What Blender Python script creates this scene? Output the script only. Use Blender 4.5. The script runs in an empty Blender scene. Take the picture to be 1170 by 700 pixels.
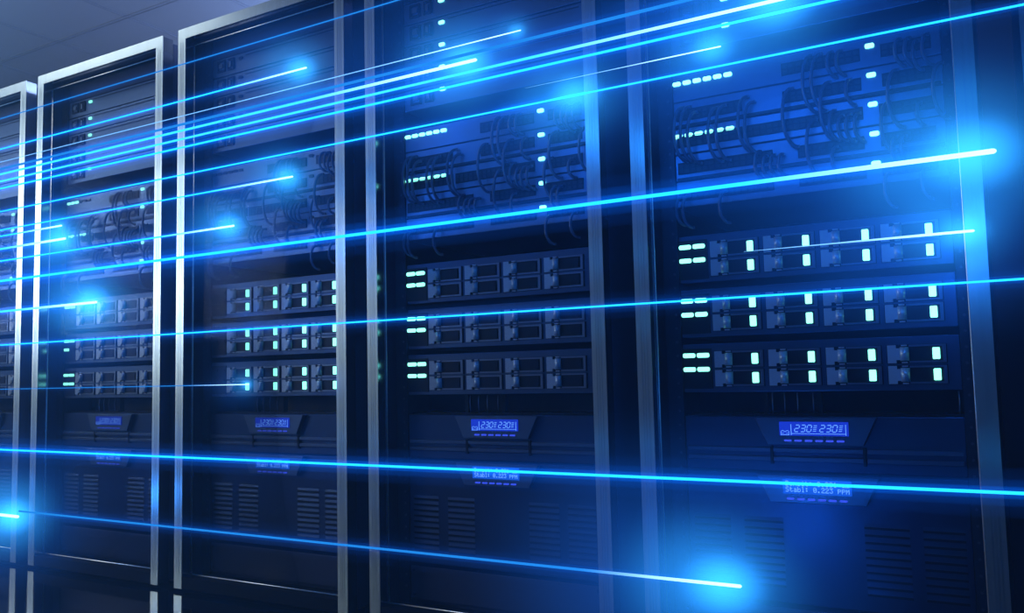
import bpy, bmesh, math, random
from mathutils import Matrix, Vector
random.seed(7)
sc = bpy.context.scene
C = sc.collection

# ------------------------------------------------------------------ camera
cd = bpy.data.cameras.new('camera'); cam = bpy.data.objects.new('camera', cd); C.objects.link(cam)
cd.sensor_width = 36; cd.lens = 980.2 / 1170 * 36; cd.clip_start = 0.02; cd.clip_end = 60
r, u, f = (0.863799, 0.503325, -0.022687), (0.0592, -0.056675, 0.996636), (-0.500346, 0.862237, 0.078752)
M = Matrix(((r[0], u[0], -f[0], 4.2985), (r[1], u[1], -f[1], -2.0288), (r[2], u[2], -f[2], 0.7228), (0, 0, 0, 1)))
cam.matrix_world = M
sc.camera = cam

# ------------------------------------------------------------------ colour management, world, lights
sc.view_settings.view_transform = 'Standard'; sc.view_settings.look = 'None'
sc.view_settings.exposure = 0; sc.view_settings.gamma = 1; sc.view_settings.use_curve_mapping = False
cy = sc.cycles
cy.use_denoising = True
try: cy.denoiser = 'OPENIMAGEDENOISE'
except Exception: pass
cy.max_bounces = 6; cy.diffuse_bounces = 2; cy.glossy_bounces = 3; cy.transmission_bounces = 4
cy.transparent_max_bounces = 12; cy.volume_bounces = 0
cy.sample_clamp_indirect = 3.0; cy.caustics_reflective = False; cy.caustics_refractive = False
cy.use_light_tree = True; cy.volume_step_rate = 1.5

W_ = bpy.data.worlds.new('world'); sc.world = W_; W_.use_nodes = True
bg = W_.node_tree.nodes['Background']
bg.inputs[0].default_value = (0.05, 0.10, 0.42, 1); bg.inputs[1].default_value = 0.03

def area(name, loc, target, size, size_y, power, col):
    d = bpy.data.lights.new(name, 'AREA'); d.shape = 'RECTANGLE'; d.size = size; d.size_y = size_y
    d.energy = power; d.color = col
    o = bpy.data.objects.new(name, d); C.objects.link(o); o.location = loc
    o.rotation_euler = (Vector(target) - Vector(loc)).to_track_quat('-Z', 'Y').to_euler()
    return o
# added fill lamps, all out of view and without fixtures
area('aisle_fill', (0.3, -0.40, 2.56), (0.3, 0.0, 1.2), 1.6, 0.22, 26, (0.80, 0.92, 1.0))  # added overhead to brighten the door tops and the left cabinets
area('left_end_fill', (-2.6, -2.9, 1.85), (3.0, -2.2, 1.6), 3.4, 1.4, 122, (0.68, 0.84, 1.0))  # unseen panel added for the brightness mirrored in the left door frames
area('ceiling_fill', (2.0, 1.9, 2.1), (1.0, 1.8, 2.6), 2.5, 1.0, 80, (0.38, 0.54, 1.0))  # uplight added behind the cabinets to brighten the ceiling
HEAD = 0.6          # overall strength of the streak heads
HAZE = 0.075

# ------------------------------------------------------------------ materials
def mat(name, col, rough=0.5, metal=0.0, spec=0.5, noise=0.0, scale=20, stretch=None, emit=None, estr=0, bump=0.0):
    m = bpy.data.materials.new(name); m.use_nodes = True
    nt = m.node_tree; b = nt.nodes['Principled BSDF']
    b.inputs['Base Color'].default_value = (*col, 1)
    b.inputs['Roughness'].default_value = rough; b.inputs['Metallic'].default_value = metal
    b.inputs['Specular IOR Level'].default_value = spec
    if noise or bump:
        tc = nt.nodes.new('ShaderNodeTexCoord'); mp = nt.nodes.new('ShaderNodeMapping'); nz = nt.nodes.new('ShaderNodeTexNoise')
        nt.links.new(tc.outputs['Object'], mp.inputs[0]); nt.links.new(mp.outputs[0], nz.inputs['Vector'])
        if stretch: mp.inputs['Scale'].default_value = stretch
        nz.inputs['Scale'].default_value = scale; nz.inputs['Detail'].default_value = 3
        rp = nt.nodes.new('ShaderNodeValToRGB')
        rp.color_ramp.elements[0].color = (*[c * (1 - noise) for c in col], 1)
        rp.color_ramp.elements[1].color = (*[min(1, c * (1 + noise)) for c in col], 1)
        rp.color_ramp.elements[0].position = 0.3; rp.color_ramp.elements[1].position = 0.7
        nt.links.new(nz.outputs['Fac'], rp.inputs[0]); nt.links.new(rp.outputs[0], b.inputs['Base Color'])
        if bump:
            bp = nt.nodes.new('ShaderNodeBump'); bp.inputs['Strength'].default_value = bump; bp.inputs['Distance'].default_value = 0.002
            nt.links.new(nz.outputs['Fac'], bp.inputs['Height']); nt.links.new(bp.outputs[0], b.inputs['Normal'])
    if emit:
        b.inputs['Emission Color'].default_value = (*emit, 1); b.inputs['Emission Strength'].default_value = estr
    return m
m_frame = mat('brushed_frame_metal', (0.47, 0.58, 0.70), 0.30, 0.88, 0.5, noise=0.06, scale=3, stretch=(60, 60, 0.6))
m_inner = mat('dark_lacquered_steel', (0.10, 0.12, 0.18), 0.24, 0.85, 0.6)
m_reveal = mat('polished_frame_reveal', (0.30, 0.34, 0.46), 0.20, 1.0)
m_black = mat('black_painted_bar', (0.006, 0.007, 0.014), 0.8, 0.0, 0.05)
m_side = mat('cabinet_side_steel', (0.05, 0.07, 0.18), 0.45, 0.2, 0.4, noise=0.08, scale=2)
m_trim = mat('polished_edge_strip', (0.92, 0.94, 1.0), 0.35, 0.7)
m_rail = mat('rail_steel', (0.05, 0.06, 0.10), 0.4, 0.5)
m_hole = mat('rail_hole', (0.10, 0.12, 0.2), 0.3, 0.6)
m_fascia = mat('light_grey_fascia', (0.26, 0.38, 0.62), 0.38, 0.9, 0.5, noise=0.05, scale=6)
m_fascia2 = mat('mid_grey_fascia', (0.13, 0.20, 0.36), 0.36, 0.95, 0.5, noise=0.05, scale=6)
m_port = mat('port_shell', (0.045, 0.055, 0.09), 0.4)
m_dark = mat('dark_plastic', (0.018, 0.021, 0.035), 0.35)
m_void = mat('black_plastic', (0.006, 0.007, 0.012), 0.6)
m_handle = mat('handle_satin_metal', (0.80, 0.90, 1.0), 0.36, 0.4)
m_bezel = mat('bay_bezel', (0.30, 0.39, 0.55), 0.36, 0.95)
m_cable = mat('cable_sheath', (0.13, 0.16, 0.27), 0.28, 0.0, 1.0)
m_ups = mat('power_unit_fascia', (0.075, 0.12, 0.24), 0.38, 0.9, 0.5, noise=0.06, scale=5)
m_upsl = mat('power_unit_bezel', (0.17, 0.24, 0.38), 0.38, 0.9)
m_blank = mat('blanking_plate_paint', (0.10, 0.115, 0.18), 0.45, 0.1)
m_led = mat('green_led_on', (0.6, 1, 0.85), 0.5, emit=(0.17, 0.75, 0.52), estr=4.5)
m_ledoff = mat('led_off', (0.02, 0.025, 0.05), 0.3)
m_lcd = mat('lcd_blue', (0.01, 0.02, 0.2), 0.4, emit=(0.012, 0.05, 0.75), estr=0.85)
m_lcd2 = mat('lcd_cyan_blue', (0.01, 0.04, 0.2), 0.4, emit=(0.01, 0.11, 0.75), estr=0.85)
m_lcdtext = mat('lcd_text', (0.2, 0.4, 0.8), 0.4, emit=(0.16, 0.42, 1.0), estr=1.15)
m_btn = mat('blue_button', (0.02, 0.04, 0.3), 0.4, emit=(0.04, 0.08, 0.75), estr=1.2)
m_floor = mat('polished_dark_floor', (0.003, 0.005, 0.014), 0.08, 0.0, 0.45, noise=0.1, scale=3)
m_wall = mat('painted_wall', (0.025, 0.035, 0.08), 0.7, noise=0.05, scale=2)

def m_ceiling_make():
    m = mat('ceiling_tile', (0.32, 0.37, 0.50), 0.8); nt = m.node_tree; b = nt.nodes['Principled BSDF']
    tc = nt.nodes.new('ShaderNodeTexCoord'); nz = nt.nodes.new('ShaderNodeTexNoise'); nz.inputs['Scale'].default_value = 90
    nt.links.new(tc.outputs['Object'], nz.inputs['Vector'])
    bp = nt.nodes.new('ShaderNodeBump'); bp.inputs['Strength'].default_value = 0.15; bp.inputs['Distance'].default_value = 0.002
    nt.links.new(nz.outputs['Fac'], bp.inputs['Height']); nt.links.new(bp.outputs[0], b.inputs['Normal'])
    return m
m_ceil = m_ceiling_make()
m_cgroove = mat('ceiling_grid_bar', (0.19, 0.22, 0.31), 0.6)

def glass_mat():
    m = bpy.data.materials.new('door_glass'); m.use_nodes = True; nt = m.node_tree; nt.nodes.clear()
    out = nt.nodes.new('ShaderNodeOutputMaterial'); mx = nt.nodes.new('ShaderNodeMixShader')
    t = nt.nodes.new('ShaderNodeBsdfTransparent'); t.inputs[0].default_value = (0.90, 0.93, 1.0, 1)
    g = nt.nodes.new('ShaderNodeBsdfGlossy'); g.inputs['Roughness'].default_value = 0.03; g.inputs[0].default_value = (0.012, 0.014, 0.018, 1)
    fr = nt.nodes.new('ShaderNodeFresnel'); fr.inputs[0].default_value = 1.4
    ml = nt.nodes.new('ShaderNodeMath'); ml.operation = 'MULTIPLY'; ml.inputs[1].default_value = 0.5
    nt.links.new(fr.outputs[0], ml.inputs[0]); nt.links.new(ml.outputs[0], mx.inputs[0])
    nt.links.new(t.outputs[0], mx.inputs[1]); nt.links.new(g.outputs[0], mx.inputs[2]); nt.links.new(mx.outputs[0], out.inputs[0])
    return m
m_glass = glass_mat()

def streak_mat(name, c_tail, c_head, s_tail, s_head, x_head, length, mode='head'):
    """glowing streak: colour and strength rise along the streak towards its head (object x)"""
    m = bpy.data.materials.new(name); m.use_nodes = True; nt = m.node_tree; nt.nodes.clear()
    out = nt.nodes.new('ShaderNodeOutputMaterial'); em = nt.nodes.new('ShaderNodeEmission')
    tc = nt.nodes.new('ShaderNodeTexCoord'); sp = nt.nodes.new('ShaderNodeSeparateXYZ')
    nt.links.new(tc.outputs['Object'], sp.inputs[0])
    mr = nt.nodes.new('ShaderNodeMapRange'); mr.interpolation_type = 'SMOOTHSTEP'
    mr.inputs[1].default_value = x_head - length; mr.inputs[2].default_value = x_head
    nt.links.new(sp.outputs[0], mr.inputs[0])
    mc = nt.nodes.new('ShaderNodeMix'); mc.data_type = 'RGBA'
    mc.inputs[6].default_value = (*c_tail, 1); mc.inputs[7].default_value = (*c_head, 1)
    nt.links.new(mr.outputs[0], mc.inputs[0]); nt.links.new(mc.outputs[2], em.inputs[0])
    nt.links.new(em.outputs[0], out.inputs[0])
    m.cycles.emission_sampling = 'NONE' if hasattr(m, 'cycles') and 0 else 'AUTO'
    return m

# ------------------------------------------------------------------ mesh helpers
def box(bm, x0, x1, y0, y1, z0, z1):
    v = [bm.verts.new((x, y, z)) for x in (x0, x1) for y in (y0, y1) for z in (z0, z1)]
    for q in ((0, 1, 3, 2), (4, 6, 7, 5), (0, 4, 5, 1), (2, 3, 7, 6), (0, 2, 6, 4), (1, 5, 7, 3)):
        bm.faces.new([v[i] for i in q])
def prism(bm, pts, y0, y1):
    """pts: (x, z) outline seen from the front"""
    a = [bm.verts.new((x, y0, z)) for x, z in pts]; b = [bm.verts.new((x, y1, z)) for x, z in pts]
    n = len(pts); bm.faces.new(a); bm.faces.new(b[::-1])
    for i in range(n): bm.faces.new((a[i], b[i], b[(i + 1) % n], a[(i + 1) % n]))
def rounded(x0, x1, z0, z1, rad, n=3):
    p = []
    for cx, cz, a0 in ((x1 - rad, z1 - rad, 0), (x0 + rad, z1 - rad, 90), (x0 + rad, z0 + rad, 180), (x1 - rad, z0 + rad, 270)):
        for k in range(n + 1):
            a = math.radians(a0 + 90 * k / n); p.append((cx + rad * math.cos(a), cz + rad * math.sin(a)))
    return p
def tube(bm, pts, rad, n=8, cap=True):
    rads = rad if isinstance(rad, (list, tuple)) else [rad] * len(pts)
    rings = []; prev = None
    for i, p in enumerate(pts):
        d = (Vector(pts[min(i + 1, len(pts) - 1)]) - Vector(pts[max(i - 1, 0)])).normalized()
        if prev is None:
            a = d.cross(Vector((0, 0, 1)) if abs(d.z) < 0.9 else Vector((1, 0, 0))).normalized()
        else: a = (prev - d * prev.dot(d)).normalized()
        prev = a; b = d.cross(a)
        rings.append([bm.verts.new(Vector(p) + (a * math.cos(2 * math.pi * k / n) + b * math.sin(2 * math.pi * k / n)) * rads[i]) for k in range(n)])
    for i in range(len(rings) - 1):
        for k in range(n):
            fc = bm.faces.new((rings[i][k], rings[i][(k + 1) % n], rings[i + 1][(k + 1) % n], rings[i + 1][k])); fc.smooth = True
    if cap: bm.faces.new(rings[0][::-1]); bm.faces.new(rings[-1])
def obj(name, bm, m, parent=None, bevel=0.0, loc=None):
    bmesh.ops.recalc_face_normals(bm, faces=bm.faces)
    me = bpy.data.meshes.new(name); bm.to_mesh(me); bm.free()
    me.materials.append(m)
    o = bpy.data.objects.new(name, me); C.objects.link(o)
    if parent: o.parent = parent
    if loc: o.location = loc
    if bevel:
        md = o.modifiers.new('bevel', 'BEVEL'); md.width = bevel; md.segments = 2; md.limit_method = 'ANGLE'; md.angle_limit = 0.6
    return o
def BM(): return bmesh.new()
def tag(o, label, cat, group=None):
    o['label'] = label; o['category'] = cat
    if group: o['group'] = group
    return o
def struct(o): o['kind'] = 'structure'; return o
def root(name, loc):
    o = bpy.data.objects.new(name, None); C.objects.link(o); o.location = loc; o.empty_display_size = 0.05; return o
kids = {}
def children(o): return [c for c in bpy.data.objects if c.parent == o]
def dup(o, loc, skip=()):
    c = o.copy(); C.objects.link(c); c.location = loc
    for ch in children(o):
        if ch.name.split('.')[0] in skip: continue
        d = ch.copy(); C.objects.link(d); d.parent = c
        for g in children(ch):
            e = g.copy(); C.objects.link(e); e.parent = d
    return c
def swap(c, fn):
    """give one copied light its own mesh copy with another material (a lamp that is off)"""
    for ch in children(c): fn(ch)

# ------------------------------------------------------------------ the room
P = 0.8704; W = 0.7852; B = 0.039; D = 0.0463
GB, GT = 0.052, 1.976
FY = 0.08                                   # front plane of the equipment
X0, X1, Y0, Y1, H = -4.2, 7.2, -5.0, 3.2, 2.6
b_ = BM(); box(b_, X0, X1, Y0, Y1, -0.1, 0.0); struct(obj('floor', b_, m_floor))
b_ = BM(); box(b_, X0, X1, Y0, Y1, H, H + 0.1); struct(obj('ceiling', b_, m_ceil))
b_ = BM()
x = -0.13 - 0.6 * 6
while x < X1:
    for dx in (-0.012, 0.009): box(b_, x + dx, x + dx + 0.003, Y0, Y1, H - 0.0015, H + 0.002)
    x += 0.6
y = 0.695 - 0.6 * 6
while y < Y1:
    for dy in (-0.012, 0.009): box(b_, X0, X1, y + dy, y + dy + 0.003, H - 0.0015, H + 0.002)
    y += 0.6
struct(obj('trim_1', b_, m_cgroove))
b_ = BM(); box(b_, X0, X1, Y1, Y1 + 0.1, 0, H); struct(obj('wall_back', b_, m_wall))
b_ = BM(); box(b_, X0 - 0.1, X0, Y0, Y1, 0, H); struct(obj('wall_left', b_, m_wall))
b_ = BM(); box(b_, X1, X1 + 0.1, Y0, Y1, 0, H); struct(obj('wall_right', b_, m_wall))
b_ = BM(); box(b_, X0, X1, Y0 - 0.1, Y0, 0, H); struct(obj('wall_front', b_, m_wall))

# ------------------------------------------------------------------ cabinets
RACK = ['the cabinet cut off by the left edge', 'the second cabinet from the left', 'the middle cabinet', 'the fourth cabinet from the left', 'the large nearest cabinet on the right']
SH = ['cabinet cut by left edge', 'second cabinet from left', 'third cabinet from left', 'fourth cabinet from left', 'nearest cabinet at right']
def make_rack():
    t = root('server_rack', (0, 0, 0))
    zb = GB; zt = GT
    # cabinet shell
    b = BM(); box(b, 0.004, 0.022, 0.05, 0.95, 0.02, 1.985); obj('side_panel', b, m_side, t)
    b = BM(); box(b, W - 0.022, W - 0.004, 0.05, 0.95, 0.02, 1.985); obj('side_panel', b, m_side, t)
    b = BM(); box(b, 0.022, W - 0.022, 0.05, 0.95, 1.968, 1.985); obj('top_panel', b, m_side, t)
    b = BM(); box(b, 0.022, W - 0.022, 0.94, 0.95, 0.04, 1.968); obj('back_panel', b, m_inner, t)
    b = BM(); box(b, 0.022, W - 0.022, 0.05, 0.94, 0.02, 0.04)
    for fx in (0.06, W - 0.06):
        for fy in (0.12, 0.86): tube(b, [(fx, fy, 0.0), (fx, fy, 0.021)], 0.02, 12)
    obj('base', b, m_blank, t)
    # door frame
    d = BM()
    outer = [(0, 0.012), (W, 0.012), (W, 2.0), (0, 2.0)]
    inner = [(B, 0.012), (W - B, 0.012), (W - B, 1.962), (B, 1.962)]
    for i in (1, 2, 3):
        j = (i + 1) % 4
        prism(d, [outer[i], outer[j], inner[j], inner[i]], 0.0, 0.003)
    door = obj('door', d, m_frame, t)
    rv = BM()   # dark inner faces and body of the door frame
    box(rv, 0.002, B, 0.003, D, 0.014, 1.998); box(rv, W - B, W - 0.002, 0.003, D, 0.014, 1.998)
    box(rv, B, W - B, 0.003, D, 1.962, 1.998)
    kb = BM(); box(kb, B, W - B, 0.001, D, 0.014, zb); obj('bottom_bar', kb, m_black, door)
    obj('frame_body', rv, m_reveal, door)
    # long pressed grooves of the frame faces
    g = BM()
    for xx in (0.012, 0.019, 0.026): box(g, xx, xx + 0.0012, -0.0006, 0.0, 0.06, 1.95); box(g, W - xx - 0.0012, W - xx, -0.0006, 0.0, 0.06, 1.95)
    obj('groove', g, m_frame, door)
    b = BM(); box(b, B, W - B, D - 0.004, D, zb, 1.962); obj('glass_pane', b, m_glass, door)
    tr = BM(); w = 0.0021; ys = D - 0.0065
    for (a, c) in (((B + 0.002, zb), (B + 0.002, 1.948)), ((W - B - 0.002, zb), (W - B - 0.002, 1.948)), ((B, zb + 0.002), (W - B, zb + 0.002)), ((B, 1.948), (W - B, 1.948))):
        tube(tr, [(a[0], ys, a[1]), (c[0], ys, c[1])], w, 8)
    obj('edge_strip', tr, m_trim, door)
    # rails
    for s in (0, 1):
        b = BM()
        xa, xb = (0.052, 0.092) if s == 0 else (0.721, 0.76)
        box(b, xa, xb, FY - 0.006, FY, 0.05, 1.96)
        box(b, xa if s == 0 else xb - 0.004, xa + 0.004 if s == 0 else xb, FY, 0.7, 0.05, 1.96)
        h = b; nf = len(b.faces); xc = 0.081 if s == 0 else 0.732
        for k in range(54):
            z = 0.10 + k * 0.0695 / 2
            if z < 1.94:
                tube(h, [(xc, FY - 0.0085, z), (xc, FY - 0.006, z)], 0.0032, 8)
        rl = obj('mounting_rail', b, m_rail, t); rl.data.materials.append(m_hole)
        for fc in rl.data.polygons[nf:]: fc.material_index = 1
    # plinth plate at the bottom of the bay
    b = BM(); box(b, 0.092, 0.721, FY + 0.03, FY + 0.04, 0.045, 0.075); obj('skirt', b, m_blank, t)
    return t
rack0 = make_rack()
tag(rack0, 'x', 'server rack')
XL = 0.093; XR = 0.72

def leds(t, spots, m=None, name='indicator_light', y=0.0, depth=0.003):
    for (a0, a1, c0, c1) in spots:
        b = BM(); prism(b, rounded(a0, a1, c0, c1, min(a1 - a0, c1 - c0) * 0.35), y - depth, y + 0.001)
        obj(name, b, m or m_led, t)

# 1U server; origin at rack x, front plane y = FY, z = its top edge
def make_server():
    t = root('slim_server', (0, FY, 0)); h = 0.0655
    b = BM(); box(b, XL, XR, 0, 0.62, -h, 0); obj('chassis', b, m_fascia, t, 0.0015)
    b = BM()   # latch block and button block: framed squares at the left
    for (x0, x1) in ((0.118, 0.158), (0.172, 0.203)):
        z0, z1 = -0.050, -0.008
        for q in ((x0, x1, z1 - 0.006, z1), (x0, x1, z0, z0 + 0.006), (x0, x0 + 0.006, z0, z1), (x1 - 0.006, x1, z0, z1)):
            box(b, q[0], q[1], -0.005, 0.001, q[2], q[3])
    obj('latch_frame', b, m_dark, t)
    b = BM(); box(b, 0.130, 0.148, -0.007, 0.001, -0.037, -0.022); obj('power_button', b, m_bezel, t)
    b = BM(); box(b, 0.180, 0.190, -0.006, 0.001, -0.040, -0.018); obj('release_tab', b, m_bezel, t)
    b = BM(); box(b, 0.26, 0.70, -0.0015, 0.001, -0.012, -0.009); obj('seam', b, m_dark, t)
    leds(t, [(0.227, 0.247, -0.023, -0.0125)])
    return t

PORTS = {0: [(0.37, 0.55), (0.595, 0.70)], 1: [(0.10, 0.27), (0.37, 0.55), (0.595, 0.70)], 2: [(0.10, 0.27), (0.28, 0.55), (0.585, 0.70)],
         3: [(0.10, 0.34), (0.40, 0.55), (0.585, 0.70)], 4: [(0.10, 0.34), (0.40, 0.55), (0.585, 0.70)]}
def make_switch(k):
    t = root('network_switch', (0, FY, 0)); h = 0.0665
    b = BM(); box(b, XL, XR, 0, 0.45, -h, 0); obj('chassis', b, m_fascia, t, 0.0015)
    for (x0, x1) in PORTS[k]:
        b = BM()
        box(b, x0, x1, -0.003, 0.001, -0.050, -0.020)
        obj('port_panel', b, m_dark, t)
        b = BM(); n = int((x1 - x0) / 0.0155)
        for j in range(n):
            xx = x0 + (j + 0.5) * (x1 - x0) / n
            for zz in (-0.029, -0.041):
                box(b, xx - 0.0055, xx + 0.0055, -0.0042, -0.003, zz - 0.0045, zz + 0.0035)
        p = obj('port_row', b, m_port, t); p['kind'] = 'stuff'
    spots = [(0.562, 0.582, -0.023, -0.0125)]
    leds(t, spots)
    if k in (0, 2):
        for j in range(6):
            x0 = 0.094 + j * 0.0268
            b = BM(); prism(b, rounded(x0, x0 + 0.0205, -0.0245, -0.0145, 0.0035), -0.003, 0.001)
            obj('status_light', b, m_led, t)
    if k in (1, 3):
        b = BM(); box(b, XL + 0.004, XR - 0.004, -0.0012, 0.001, -0.066, -0.059); obj('seam', b, m_dark, t)
    return t

def make_array():
    t = root('disk_array', (0, FY, 0)); h = 0.121
    b = BM(); box(b, XL, XR, 0, 0.62, -h, 0); obj('chassis', b, m_fascia2, t, 0.002)
    b = BM(); box(b, 0.094, 0.168, -0.003, 0.001, -0.112, -0.012); obj('status_panel', b, m_dark, t)
    for (a, c) in ((-0.0285, 0), (-0.0635, 0)):
        for x0 in (0.095, 0.131):
            b = BM(); prism(b, rounded(x0, x0 + 0.031, a - 0.0055, a + 0.0055, 0.004), -0.006, -0.002)
            obj('status_light', b, m_led, t)
    for j in range(4):
        x0 = 0.174 + j * 0.1325
        for i in range(2):
            z1 = -0.0185 - i * 0.0465; z0 = z1 - 0.0425
            b = BM(); box(b, x0, x0 + 0.123, -0.002, 0.001, z0, z1)
            bay = obj('drive_bay', b, m_dark, t)
            b = BM()   # U-shaped carrier frame
            box(b, x0 + 0.046, x0 + 0.121, -0.006, -0.002, z1 - 0.0055, z1 - 0.001)
            box(b, x0 + 0.046, x0 + 0.121, -0.006, -0.002, z0 + 0.001, z0 + 0.0055)
            box(b, x0 + 0.114, x0 + 0.121, -0.006, -0.002, z0 + 0.0055, z1 - 0.0055)
            obj('carrier_frame', b, m_bezel, bay)
            b = BM()   # stepped lever: wide plate, narrower rounded grip
            prism(b, [(x0 + 0.002, z0 + 0.001), (x0 + 0.020, z0 + 0.001), (x0 + 0.020, z0 + 0.008), (x0 + 0.030, z0 + 0.008),
                      (x0 + 0.030, z1 - 0.008), (x0 + 0.020, z1 - 0.008), (x0 + 0.020, z1 - 0.001), (x0 + 0.002, z1 - 0.001)], -0.007, -0.002)
            zc0, zc1 = z0 + 0.006, z1 - 0.006; rr = 0.0095; xc = x0 + 0.037; n = 10
            ring = [(xc - rr * math.cos(math.pi * k / n), -0.004 - rr * 0.9 * math.sin(math.pi * k / n)) for k in range(n + 1)]
            va = [b.verts.new((p[0], p[1], zc0)) for p in ring]; vb = [b.verts.new((p[0], p[1], zc1)) for p in ring]
            for k in range(n):
                fc = b.faces.new((va[k], va[k + 1], vb[k + 1], vb[k])); fc.smooth = True
            b.faces.new(va); b.faces.new(vb[::-1]); b.faces.new((va[0], vb[0], vb[-1], va[-1]))
            for zz in (z0 + 0.0022, z1 - 0.0022):
                box(b, xc - 0.006, xc + 0.006, -0.009, -0.002, zz - 0.0015, zz + 0.0015)
            obj('lever', b, m_handle, bay)
            b = BM(); prism(b, rounded(x0 + 0.094, x0 + 0.1085, z0 + 0.0085, z1 - 0.0085, 0.002), -0.006, -0.002)
            obj('drive_light', b, m_led, bay)
    return t

SEG = {'2': 'abged', '3': 'abgcd', '0': 'abcdef'}
def seg_digit(b, ch, x, z, w, h, t, y0, y1):
    s = 0.22
    def q(xa, za, xb, zb, hor):
        pts = [(xa, za - t / 2), (xb, za - t / 2), (xb, za + t / 2), (xa, za + t / 2)] if hor else [(xa - t / 2, za), (xa + t / 2, za), (xa + t / 2, zb), (xa - t / 2, zb)]
        prism(b, [(x + px + (pz) * s, z + pz) for px, pz in pts], y0, y1)
    g = t * 0.6
    m = {'a': (g, h, w - g, h, 1), 'g': (g, h / 2, w - g, h / 2, 1), 'd': (g, 0, w - g, 0, 1),
         'b': (w, h / 2 + g, w, h - g, 0), 'c': (w, g, w, h / 2 - g, 0), 'f': (0, h / 2 + g, 0, h - g, 0), 'e': (0, g, 0, h / 2 - g, 0)}
    for c in SEG[ch]: q(*m[c])
G57 = {'D': '11110 10001 10001 10001 10001 10001 11110', 'e': '00000 00000 01110 10001 11111 10000 01110', 'n': '00000 00000 10110 11001 10001 10001 10001',
 's': '00000 00000 01111 10000 01110 00001 11110', 'i': '00100 00000 01100 00100 00100 00100 01110', 't': '01000 01000 11110 01000 01000 01001 00110',
 ':': '00000 01100 01100 00000 01100 01100 00000', '0': '01110 10001 10011 10101 11001 10001 01110', '.': '00000 00000 00000 00000 00000 01100 01100',
 '1': '00100 01100 00100 00100 00100 00100 01110', 'u': '00000 00000 10001 10001 10001 10011 01101', 'm': '00000 00000 11010 10101 10101 10101 10101',
 'S': '01111 10000 10000 01110 00001 00001 11110', 'a': '00000 00000 01110 00001 01111 10001 01111', 'b': '10000 10000 10110 11001 10001 10001 11110',
 'l': '01100 00100 00100 00100 00100 00100 01110', '2': '01110 10001 00001 00110 01000 10000 11111', '3': '11111 00010 00100 00010 00001 10001 01110',
 'P': '11110 10001 10001 11110 10000 10000 10000', 'M': '10001 11011 10101 10101 10001 10001 10001'}
def dots(b, text, x, z, pitch, cw, ch, y0, y1, drop=0):
    for k, c in enumerate(text):
        if c == ' ': continue
        for rI, row in enumerate(G57[c].split()):
            k0 = 0
            while k0 < 5:
                if row[k0] == '1':
                    k1 = k0
                    while k1 < 5 and row[k1] == '1': k1 += 1
                    box(b, x + k * pitch + k0 * cw, x + k * pitch + k1 * cw, y0, y1, z - (rI + 1) * ch, z - rI * ch)
                    k0 = k1
                else: k0 += 1
def trapezoid(t, zt, zb_, dt, db):
    b = BM(); prism(b, [(0.407 - dt, zt), (0.407 + dt, zt), (0.407 + db, zb_), (0.407 - db, zb_)], -0.016, 0.001)
    return obj('display_bezel', b, m_upsl, t, 0.0015)
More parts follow.
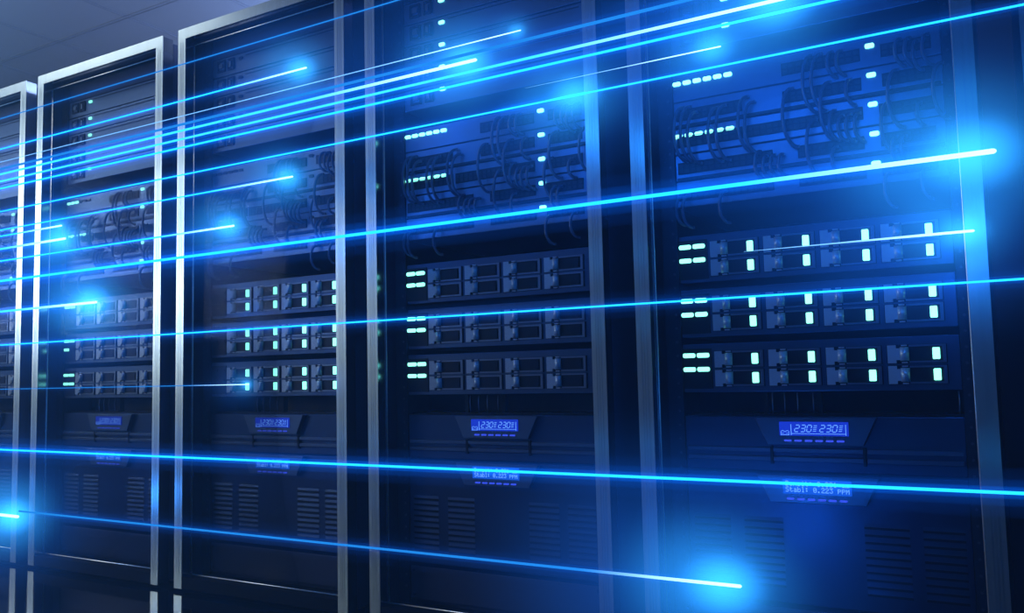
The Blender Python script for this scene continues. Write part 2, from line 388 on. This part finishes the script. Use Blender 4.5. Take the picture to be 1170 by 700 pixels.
def make_ups(kind):
    t = root('power_supply_unit', (0, FY, 0))
    if kind == 0:
        b = BM(); box(b, XL, XR, 0, 0.62, -0.130, 0.0); obj('chassis', b, m_ups, t, 0.002)
        bz = trapezoid(t, -0.002, -0.066, 0.137, 0.107)
        sx0, sx1, sz0, sz1 = 0.329, 0.484, -0.044, -0.0115
        b = BM(); box(b, sx0, sx1, -0.0185, -0.015, sz0, sz1); s = obj('screen', b, m_lcd, t)
        b = BM(); Y = (-0.0192, -0.0184)
        w, h, th = 0.0095, 0.0155, 0.0019
        for gx in (0.3635, 0.4205):
            for k, c in enumerate('230'):
                seg_digit(b, c, gx + k * 0.0138, -0.0345, w, h, th, *Y)
            for k in range(4):
                zz = -0.0335 + k * 0.0042
                prism(b, [(gx + 0.0420 + k * 0.0008, zz), (gx + 0.0520 - (3 - k) * 0.001, zz), (gx + 0.0520 - (3 - k) * 0.001 + 0.0003, zz + 0.0014), (gx + 0.0422 + k * 0.0008, zz + 0.0014)], *Y)
        box(b, 0.3555, 0.3570, Y[0], Y[1], -0.0425, -0.0175); box(b, 0.4775, 0.4787, Y[0], Y[1], -0.0425, -0.0175)
        box(b, 0.3555, 0.4787, Y[0], Y[1], -0.0395, -0.0384)
        # battery pictogram
        for q in ((0.3325, 0.3515, -0.0425, -0.0412), (0.3325, 0.3338, -0.0425, -0.0335), (0.3502, 0.3515, -0.0425, -0.0335), (0.3340, 0.3395, -0.0330, -0.0318),
                  (0.3450, 0.3500, -0.0330, -0.0318), (0.3395, 0.3450, -0.0350, -0.0338), (0.3360, 0.3385, -0.0390, -0.0378), (0.3455, 0.3480, -0.0390, -0.0378)):
            box(b, q[0], q[1], Y[0], Y[1], q[2], q[3])
        obj('readout', b, m_lcdtext, s)
        zbt = -0.0555
    else:
        b = BM(); box(b, XL, XR, 0, 0.62, -0.302, 0.0); obj('chassis', b, m_ups, t, 0.002)
        bz = trapezoid(t, -0.002, -0.066, 0.137, 0.107)
        sx0, sx1, sz0, sz1 = 0.331, 0.484, -0.0445, -0.0115
        b = BM(); box(b, sx0, sx1, -0.0185, -0.015, sz0, sz1); s = obj('screen', b, m_lcd2, t)
        b = BM(); Y = (-0.0192, -0.0184); px = 0.00895
        dots(b, 'Densit: 0.001 um', sx0 + 0.0065, sz1 - 0.0030, px, 0.00145, 0.00165, *Y)
        dots(b, 'Stabl: 0.223', sx0 + 0.0065, sz1 - 0.0168, px, 0.00145, 0.00165, *Y)
        dots(b, 'PPM', sx0 + 0.0065 + 13 * px, sz1 - 0.0185, px, 0.00145, 0.00145, *Y)
        obj('readout', b, m_lcdtext, s)
        zbt = -0.0565
    for j in range(6):
        x0 = 0.339 + j * 0.0236
        b = BM(); prism(b, rounded(x0, x0 + 0.0165, zbt - 0.0022, zbt + 0.0022, 0.0015), -0.0185, -0.015)
        obj('push_button', b, m_btn, bz)
    if kind == 0:
        for z in (-0.078, -0.099):
            b = BM(); box(b, 0.10, 0.306, -0.008, 0.001, z - 0.006, z + 0.004); box(b, 0.31, 0.516, -0.008, 0.001, z - 0.006, z + 0.004); box(b, 0.52, 0.714, -0.008, 0.001, z - 0.006, z + 0.004)
            obj('ridge', b, m_upsl, t, 0.001)
        for xx in (0.303, 0.511):
            b = BM(); box(b, xx, xx + 0.006, -0.0085, 0.001, -0.112, -0.070); obj('joint_block', b, m_void, t)
    else:
        for (x0, x1) in ((0.108, 0.198), (0.232, 0.324), (0.504, 0.598), (0.625, 0.708)):
            b = BM()
            for k in range(10):
                z = -0.105 - k * 0.0165
                # louvre blade tilted outwards
                v = [b.verts.new(p) for p in ((x0, 0, z), (x1, 0, z), (x1, -0.0015, z - 0.0075), (x0, -0.0015, z - 0.0075), (x0, 0, z - 0.0080), (x1, 0, z - 0.0080))]
                b.faces.new((v[0], v[1], v[2], v[3])); b.faces.new((v[3], v[2], v[5], v[4])); b.faces.new((v[0], v[3], v[4])); b.faces.new((v[1], v[5], v[2]))
            obj('vent_grille', b, m_ups, t)
            b = BM()
            for k in range(10):
                z = -0.105 - k * 0.0165
                box(b, x0, x1, -0.0012, 0.001, z - 0.0135, z - 0.0082)
            obj('vent_slot', b, m_void, t)
    return t
def make_blank(h):
    t = root('blanking_panel', (0, FY, 0))
    b = BM(); box(b, XL, XR, 0, 0.004, -h, 0); obj('plate', b, m_blank, t, 0.001)
    for xx in (XL + 0.012, XR - 0.012):
        for zz in (-0.012, -h + 0.012):
            b = BM(); tube(b, [(xx, -0.003, zz), (xx, 0.001, zz)], 0.004, 10); obj('screw', b, m_rail, t)
    return t
def make_tray():
    """open cable tray under the disk arrays, with thin leads hanging in its slots"""
    t = root('cable_tray', (0, FY, 0))
    b = BM(); box(b, XL, XR, 0.12, 0.125, -0.053, 0.0); box(b, XL, XR, 0.02, 0.12, -0.0545, -0.050); obj('shelf', b, m_dark, t)
    for xx in (0.286, 0.412):
        b = BM(); box(b, xx, xx + 0.01, 0.02, 0.04, -0.050, 0); obj('divider', b, m_void, t)
    for xx in (0.309, 0.338, 0.368, 0.404, 0.711):
        b = BM(); tube(b, [(xx, 0.012, 0.0), (xx + 0.001, 0.008, -0.02), (xx, 0.012, -0.050)], 0.0016, 6); obj('lead', b, m_bezel, t)
    return t

server0 = make_server(); switches0 = [make_switch(k) for k in range(5)]; array0 = make_array()
ups0 = [make_ups(0), make_ups(1)]; tray0 = make_tray()
blanks0 = {0.066: make_blank(0.066), 0.095: make_blank(0.095)}
CABLES = [  # local x of the bulge, top z, bottom z
 (0.1, 1.398, 1.255), (0.117, 1.397, 1.253), (0.135, 1.38, 1.246), (0.189, 1.382, 1.243), (0.209, 1.384, 1.243), (0.265, 1.396, 1.257), (0.281, 1.38, 1.251), (0.373, 1.396, 1.252),
 (0.423, 1.468, 1.327), (0.443, 1.467, 1.327), (0.48, 1.466, 1.405), (0.5, 1.465, 1.405), (0.46, 1.395, 1.256), (0.518, 1.392, 1.331), (0.425, 1.31, 1.174), (0.478, 1.325, 1.253),
 (0.497, 1.309, 1.248), (0.514, 1.31, 1.243), (0.533, 1.309, 1.242), (0.301, 1.254, 1.185), (0.32, 1.24, 1.186), (0.338, 1.24, 1.186), (0.357, 1.239, 1.185), (0.48, 1.237, 1.171),
 (0.627, 1.466, 1.402), (0.647, 1.464, 1.398), (0.663, 1.454, 1.385), (0.683, 1.464, 1.391), (0.607, 1.395, 1.262), (0.7, 1.393, 1.266), (0.59, 1.323, 1.208), (0.664, 1.31, 1.257),
 (0.609, 1.24, 1.177), (0.628, 1.239, 1.176), (0.098, 1.166, 1.092), (0.115, 1.167, 1.084), (0.21, 1.167, 1.085), (0.59, 1.161, 1.08), (0.667, 1.162, 1.09)]
def make_cable(z1, z0):
    o = BM(); h = z1 - z0; dep = min(0.019, 0.012 + h * 0.06); bow = min(0.022, h * 0.16); pts = []
    n = 20
    for k in range(n + 1):
        a = math.pi * k / n; s = max(0.0, math.sin(a)); c = math.cos(a)
        # a flattened arc: leaves the upper port, bows forward and to the left, returns to the lower port
        pts.append((bow * (1 - s ** 0.8) + (0.007 * c * c if c < 0 else 0), FY - 0.006 - dep * s ** 0.7, -h / 2 + h / 2 * math.copysign(abs(c) ** 0.95, c)))
    tube(o, pts, 0.0042, 8)
    for q in (pts[0], pts[-1]): box(o, q[0] - 0.004, q[0] + 0.004, FY - 0.011, FY - 0.0045, q[2] - 0.0035, q[2] + 0.0035)
    return o
cable_mesh = []
for (cx_, z1, z0) in CABLES:
    o = obj('patch_cable', make_cable(z1, z0), m_cable, None, loc=(cx_, 0, z1)); cable_mesh.append(o)

ORD = ['top', 'second', 'third', 'fourth', 'lowest']
rest = [server0, array0, tray0] + switches0 + ups0 + list(blanks0.values()) + cable_mesh
def off(ch, yes):
    """a lamp that is off in the photo: its own mesh copy with the unlit lens"""
    if yes:
        ch.data = ch.data.copy(); ch.data.materials[0] = m_ledoff
used = set()
def place(proto, loc):
    if proto.name not in used and loc is not None:
        used.add(proto.name); proto.location = loc
        return proto
    return dup(proto, loc)
placed = []
# copies first (from the pristine prototypes), the prototype itself goes to rack 4
order = [0, 1, 2, 3, 4]
def put(proto, i, z):
    loc = (i * P, FY, z)
    if i == 4: proto.location = loc; placed.append(proto); return proto
    return dup(proto, loc)
srv_z = [1.889, 1.8195, 1.750, 1.6805, 1.611]
sw_z = [1.484, 1.4145, 1.345, 1.2755, 1.206]
arr_z = [1.064, 0.926, 0.788]
# per-rack state of the lamps
st = {0: dict(srv=[0] * 5, sw=[1, 1, 0, 0, 1], dash=(6, 6), arr=[0, 0, 0], bay=False),
      1: dict(srv=[1, 1, 1, 0, 1], sw=[1, 1, 0, 1, 1], dash=(3, 6), arr=[2, 3, 4], bay=False),
      2: dict(srv=[0] * 5, sw=[0] * 5, dash=(0, 0), arr=[0, 0, 0], bay=True),
      3: dict(srv=[1] * 5, sw=[1] * 5, dash=(6, 6), arr=[4, 4, 4], bay=False),
      4: dict(srv=[1] * 5, sw=[1] * 5, dash=(6, 6), arr=[4, 4, 4], bay=True)}
LOOK = {0: 'lights hidden', 1: 'lit green', 2: 'unlit', 3: 'lit green', 4: 'lit green'}
for i in order:                     # racks 0..3 are copies, rack 4 takes the originals
    s = st[i]
    for k in range(5):
        if i != 4:
            o = dup(server0, (i * P, FY, srv_z[k]))
        elif k < 4: o = dup(server0, (i * P, FY, srv_z[k]))
        else: o = server0; o.location = (i * P, FY, srv_z[k])
        lit = s['srv'][k]
        for ch in children(o):
            if ch.name.startswith('indicator_light'): off(ch, not lit)
        tag(o, 'slim server%s, %s of five, %s' % (' with one green light' if lit else '', ORD[k], SH[i]), 'server', 'slim servers in the tops of the cabinets')
for i in order:
    s = st[i]
    for k in range(5):
        o = put(switches0[k], i, sw_z[k]); lit = s['sw'][k]; n = 0
        nd = s['dash'][0 if k == 0 else 1]
        for ch in sorted(children(o), key=lambda c: min(v.co.x for v in c.data.vertices)):
            if ch.name.startswith('indicator_light'): off(ch, not lit)
            if ch.name.startswith('status_light'): off(ch, n >= nd); n += 1
        extra = ' with six dash lights' if (k in (0, 2) and s['dash'][0] == 6) else ''
        tag(o, 'patch panel switch%s, %s of five, %s' % (extra, ORD[k], SH[i]), 'network switch', 'patch switches behind the looping cables')
    for k in range(3):
        if i != 4 or k < 2: o = dup(array0, (i * P, FY, arr_z[k]))
        else: o = array0; o.location = (i * P, FY, arr_z[k])
        n = 0
        for ch in children(o):
            if ch.name.startswith('status_light'): off(ch, n >= s['arr'][k]); n += 1
            if ch.name.startswith('drive_bay'):
                for g in children(ch):
                    if g.name.startswith('drive_light'): off(g, not s['bay'])
        bl = 'eight lit green drive lights' if s['bay'] else 'eight metal drive levers'
        tag(o, '%s disk array with %s, %s' % (('upper', 'middle', 'lower')[k], bl, SH[i]), 'disk array', 'disk arrays in the middle of the cabinets')
    for k in range(2):
        o = put(ups0[k], i, (0.608, 0.4735)[k])
        tag(o, ('power unit with blue 230 230 display in the %s', 'vented power unit with two-line text display, %s')[k] % SH[i], 'power unit', 'power supply units low in the cabinets')
    o = put(tray0, i, 0.664); tag(o, 'open cable tray with thin hanging leads, %s' % SH[i], 'cable tray', 'cable trays above the power units')
    for k, (hh, z) in enumerate(((0.066, 1.958), (0.095, 0.160))):
        o = put(blanks0[hh], i, z)
        tag(o, ('blank panel above all servers, %s', 'blank panel below the power units, %s')[k] % SH[i], 'blank panel', 'blank cover panels in the cabinets')
    for j, (cx_, z1, z0) in enumerate(CABLES):
        if i == 4: o = cable_mesh[j]; o.location = (i * P + cx_, 0, z1)
        else:
            o = cable_mesh[j].copy(); C.objects.link(o); o.location = (i * P + cx_, 0, z1)
        if i == 0 and cx_ < 0.45:
            bpy.data.objects.remove(o); continue
        side = 'left' if cx_ < 0.34 else ('middle' if cx_ < 0.56 else 'right')
        row = 'upper' if z1 > 1.36 else ('lower' if z1 > 1.2 else 'lowest')
        mates = sorted(q for q, a, c in CABLES if (q < 0.34, q < 0.56) == (cx_ < 0.34, cx_ < 0.56) and ('upper' if a > 1.36 else ('lower' if a > 1.2 else 'lowest')) == row)
        if i == 0: mates = [q for q in mates if q >= 0.45]
        nth = ['first', 'second', 'third', 'fourth', 'fifth', 'sixth', 'seventh', 'eighth', 'ninth'][mates.index(cx_)] + ' from left' if len(mates) > 1 else 'single one'
        tag(o, 'dark patch cable, %s of %s %s loops, %s' % (nth, row, side, SH[i]), 'cable', 'patch cables looping in the %s' % SH[i])
    if i != 4: o = dup(rack0, (i * P, 0, 0))
    else: o = rack0; o.location = (i * P, 0, 0)
    tag(o, ('server cabinet with pale grey door frame, cut off by the left edge', 'narrow-looking server cabinet with whitish door frame, second from left',
            'server cabinet with whitish left door edge, third from left', 'dark blue server cabinet fourth from left, between the third and the nearest one',
            'largest and nearest server cabinet, filling the right of the picture')[i], 'server rack', 'server cabinets in a row')
o = dup(rack0, (5 * P, 0, 0)); tag(o, 'dark server cabinet just past the right edge, only its frame showing', 'server rack', 'server cabinets in a row')

# ------------------------------------------------------------------ light streaks, all level and parallel to the row of cabinets
# name: y (distance in front of the doors), z, x start, x end, radius, look, head power, glow length, label
CY = (0.03, 0.98, 2.0); BL = (0.015, 0.26, 0.9); WH = (0.9, 1.7, 2.6)
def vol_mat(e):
    """emission painting in the bloom of light around a streak, even through its thickness"""
    key = 'streak_bloom_%.2f' % e
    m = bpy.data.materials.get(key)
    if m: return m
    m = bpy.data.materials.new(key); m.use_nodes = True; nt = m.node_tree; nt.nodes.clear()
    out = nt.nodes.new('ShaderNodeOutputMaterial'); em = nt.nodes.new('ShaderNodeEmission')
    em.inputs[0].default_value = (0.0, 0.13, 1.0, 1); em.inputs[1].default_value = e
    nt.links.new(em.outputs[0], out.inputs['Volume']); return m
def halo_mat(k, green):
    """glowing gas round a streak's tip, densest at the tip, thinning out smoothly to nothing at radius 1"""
    key = 'tip_bloom_%.3f_%.2f' % (k, green)
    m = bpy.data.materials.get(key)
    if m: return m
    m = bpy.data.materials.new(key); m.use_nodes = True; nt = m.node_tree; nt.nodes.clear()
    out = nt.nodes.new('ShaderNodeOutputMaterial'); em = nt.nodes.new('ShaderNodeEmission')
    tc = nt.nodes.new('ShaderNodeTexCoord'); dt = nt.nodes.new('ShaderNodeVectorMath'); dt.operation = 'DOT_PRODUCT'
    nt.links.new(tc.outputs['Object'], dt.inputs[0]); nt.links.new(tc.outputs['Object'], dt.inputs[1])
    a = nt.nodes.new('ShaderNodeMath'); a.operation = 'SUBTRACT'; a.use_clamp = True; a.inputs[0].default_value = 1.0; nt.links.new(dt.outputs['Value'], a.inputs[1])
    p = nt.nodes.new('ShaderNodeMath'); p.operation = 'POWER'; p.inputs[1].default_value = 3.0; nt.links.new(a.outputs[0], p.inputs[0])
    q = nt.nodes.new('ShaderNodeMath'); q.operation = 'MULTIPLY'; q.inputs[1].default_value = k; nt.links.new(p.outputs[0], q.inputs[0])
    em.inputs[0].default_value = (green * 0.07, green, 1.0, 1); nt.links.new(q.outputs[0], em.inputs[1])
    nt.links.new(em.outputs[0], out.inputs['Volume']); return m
HALO = 1.0
def streak(x0, x1, y, z, rad, tail, head_power, head_len, label, head_r=1.2, s_tail=1.0, nohead=False, sheath=True, soft=False):
    cols = {'cyan': CY, 'blue': BL, 'pale': (0.25, 0.75, 1.6), 'bright': (0.06, 1.0, 2.2)}
    t = root('light_streak', (x0, y, z)); L = x1 - x0
    b = BM(); n = 24; pts = []; rr = []
    for k in range(n + 1):
        s = k / n; xx = L * s; d = (L - xx)
        w = 1.0 + (head_r - 1.0) * max(0.0, 1 - d / max(head_len, 1e-3)) if not nohead else 1.0
        
        if tail == 'pale' or soft: w *= min(1.0, 0.12 + 1.1 * s * (5.0 if L > 3 else 1.0))
        pts.append((xx, 0, 0)); rr.append(rad * w)
    if not nohead:
        pts[-1] = (L, 0, 0)
        for e_, q in ((0.5, 0.8), (0.9, 0.35)): pts.append((L + rad * head_r * e_, 0, 0)); rr.append(rad * head_r * q)
    tube(b, pts, [q * 0.8 for q in rr], 10)
    m = streak_mat('streak_' + tail, cols[tail], WH if not (nohead or soft) else cols[tail], s_tail, 1.6 if not nohead else s_tail, L, head_len)
    obj('core', b, m, t)
    tag(t, label, 'light streak', 'glowing blue light streaks')
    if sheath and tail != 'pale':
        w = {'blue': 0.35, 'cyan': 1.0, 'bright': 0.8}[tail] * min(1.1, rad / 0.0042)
        for k, (rr_, e_) in enumerate(((3.0, 0.40), (6.5, 0.14), (12.0, 0.05))):  # nested emissive shells imitate the scattered glow along the streak
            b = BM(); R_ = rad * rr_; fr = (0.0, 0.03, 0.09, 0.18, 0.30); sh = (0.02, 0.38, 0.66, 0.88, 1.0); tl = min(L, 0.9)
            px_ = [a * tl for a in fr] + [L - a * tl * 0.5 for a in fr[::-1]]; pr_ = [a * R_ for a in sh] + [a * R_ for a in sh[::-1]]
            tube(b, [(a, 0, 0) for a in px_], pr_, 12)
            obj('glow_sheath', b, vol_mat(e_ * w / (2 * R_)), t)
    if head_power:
        for R_, pk in ((0.38, 0.26), (0.18, 0.60), (0.08, 1.5)):  # emissive balls added for glow the thin haze doesn't scatter at the tip
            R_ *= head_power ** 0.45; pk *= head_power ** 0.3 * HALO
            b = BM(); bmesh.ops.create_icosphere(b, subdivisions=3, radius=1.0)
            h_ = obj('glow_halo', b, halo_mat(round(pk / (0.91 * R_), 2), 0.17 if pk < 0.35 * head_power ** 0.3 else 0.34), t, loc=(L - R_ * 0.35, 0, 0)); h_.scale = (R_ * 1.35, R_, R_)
    if head_power:
        l = bpy.data.lights.new('head_glow', 'POINT'); l.energy = head_power * HEAD; l.color = (0.01, 0.22, 1.0); l.shadow_soft_size = 0.05
        lo = bpy.data.objects.new('head_glow', l); C.objects.link(lo); lo.parent = t; lo.location = (L - 0.03, 0, 0)
    return t
XF = 5.6; XS = -2.6
#STREAKS BEGIN
streak(XS, XF, -0.250, 1.7269, 0.0022, 'blue', 0, 0, 'thin dim blue light streak, topmost of all, leaving over the third cabinet', nohead=True)
streak(XS, 2.651, -0.300, 1.5841, 0.0026, 'cyan', 0.5, 0.35, 'light streak ending in a bright tip over the upper third cabinet', nohead=False)
streak(XS, 3.291, -0.220, 1.5735, 0.0015, 'pale', 0.12, 0.5, 'very thin light streak with small tip at the top of the fourth cabinet', nohead=False)
streak(XS, XF, -0.450, 1.4414, 0.0042, 'blue', 0, 0, 'wide dim blue light streak between the thin tipped one and the brightest bundle', nohead=True)
streak(XS, 3.239, -0.350, 1.4682, 0.0040, 'bright', 0.8, 0.6, 'thick white-tipped light streak ending on the fourth cabinet near the top', nohead=False)
streak(XS, 3.980, -0.400, 1.4210, 0.0036, 'bright', 1, 0.6, 'bright light streak reaching its tip at the top edge over the nearest cabinet', nohead=False)
streak(XS, XF, -0.350, 1.4169, 0.0034, 'cyan', 0, 0, 'cyan light streak directly under the one with its tip at the top edge', nohead=True)
streak(XS, XF, -0.300, 1.3522, 0.0026, 'cyan', 0, 0, 'long cyan light streak crossing to the upper right corner', nohead=True)
streak(XS, 2.579, -0.280, 1.2907, 0.0026, 'cyan', 0.45, 0.35, 'light streak ending in a glowing tip beside cables of the third cabinet', nohead=False)
streak(XS, 1.370, -0.200, 1.2927, 0.0030, 'cyan', 0.08, 0.3, 'short faint light streak above a brighter one at the left edge', nohead=False)
streak(XS, 1.472, -0.250, 1.2292, 0.0042, 'bright', 0.8, 0.4, 'short bright light streak ending among cables of the second cabinet', nohead=False)
streak(XS, 2.344, -0.280, 1.1763, 0.0030, 'cyan', 0.5, 0.35, 'light streak with glowing tip at the lower cables of the third cabinet', nohead=False)
streak(XS, 4.291, -0.400, 1.0767, 0.0046, 'cyan', 1.3, 0.45, 'long thick light streak with the brightest white tip at the far right', nohead=False)
streak(XS, 1.727, -0.300, 0.9882, 0.0044, 'bright', 1, 0.5, 'short bright light streak with tip over the second cabinet disk arrays', nohead=False)
streak(XS, XF, -0.300, 0.8678, 0.0026, 'cyan', 0, 0, 'long thin light streak crossing the disk arrays to the right edge', nohead=True)
streak(XS, 2.300, -0.180, 0.7104, 0.0015, 'blue', 0.08, 0.3, 'faint thin light streak tipped on the lower disk array of third cabinet', nohead=False)
streak(3.841, 4.251, -0.300, 0.9597, 0.0026, 'pale', 0.35, 0.25, 'short light streak with pale tip over the upper array at right', nohead=False)
streak(XS, XF, -0.350, 0.5058, 0.0036, 'cyan', 0, 0, 'long cyan light streak crossing all the power units low down', nohead=True)
streak(XS, 1.311, -0.300, 0.2738, 0.0052, 'bright', 1.2, 0.5, 'short thick light streak with tip at the bottom left edge', nohead=False)
streak(1.406, 3.818, -0.350, 0.3055, 0.0034, 'blue', 1.2, 0.35, 'blue light streak descending to a white tip at the bottom right', nohead=False)
streak(3.317, 3.797, -0.250, 1.4128, 0.0015, 'pale', 0.4, 0.3, 'hair-thin pale light streak ending at the top of the nearest cabinet', nohead=False)
streak(3.247, 3.498, -0.300, 1.3524, 0.0030, 'cyan', 0.7, 0.2, 'short cyan glowing streak lying along the long one on the fourth cabinet', nohead=False, soft=True)
#STREAKS END

# ------------------------------------------------------------------ haze hanging in the room
b_ = BM(); box(b_, X0 + 0.01, X1 - 0.01, Y0 + 0.01, -0.02, 0.003, H - 0.01)
hm = bpy.data.materials.new('haze'); hm.use_nodes = True; nt = hm.node_tree; nt.nodes.clear()
out = nt.nodes.new('ShaderNodeOutputMaterial'); vs = nt.nodes.new('ShaderNodeVolumeScatter')
vs.inputs['Color'].default_value = (0.16, 0.42, 1.0, 1); vs.inputs['Density'].default_value = HAZE; vs.inputs['Anisotropy'].default_value = 0.0
nt.links.new(vs.outputs[0], out.inputs['Volume'])
hz = obj('haze', b_, hm); hz['kind'] = 'stuff'; tag(hz, 'thin blue haze filling the aisle in front of the cabinets', 'haze')
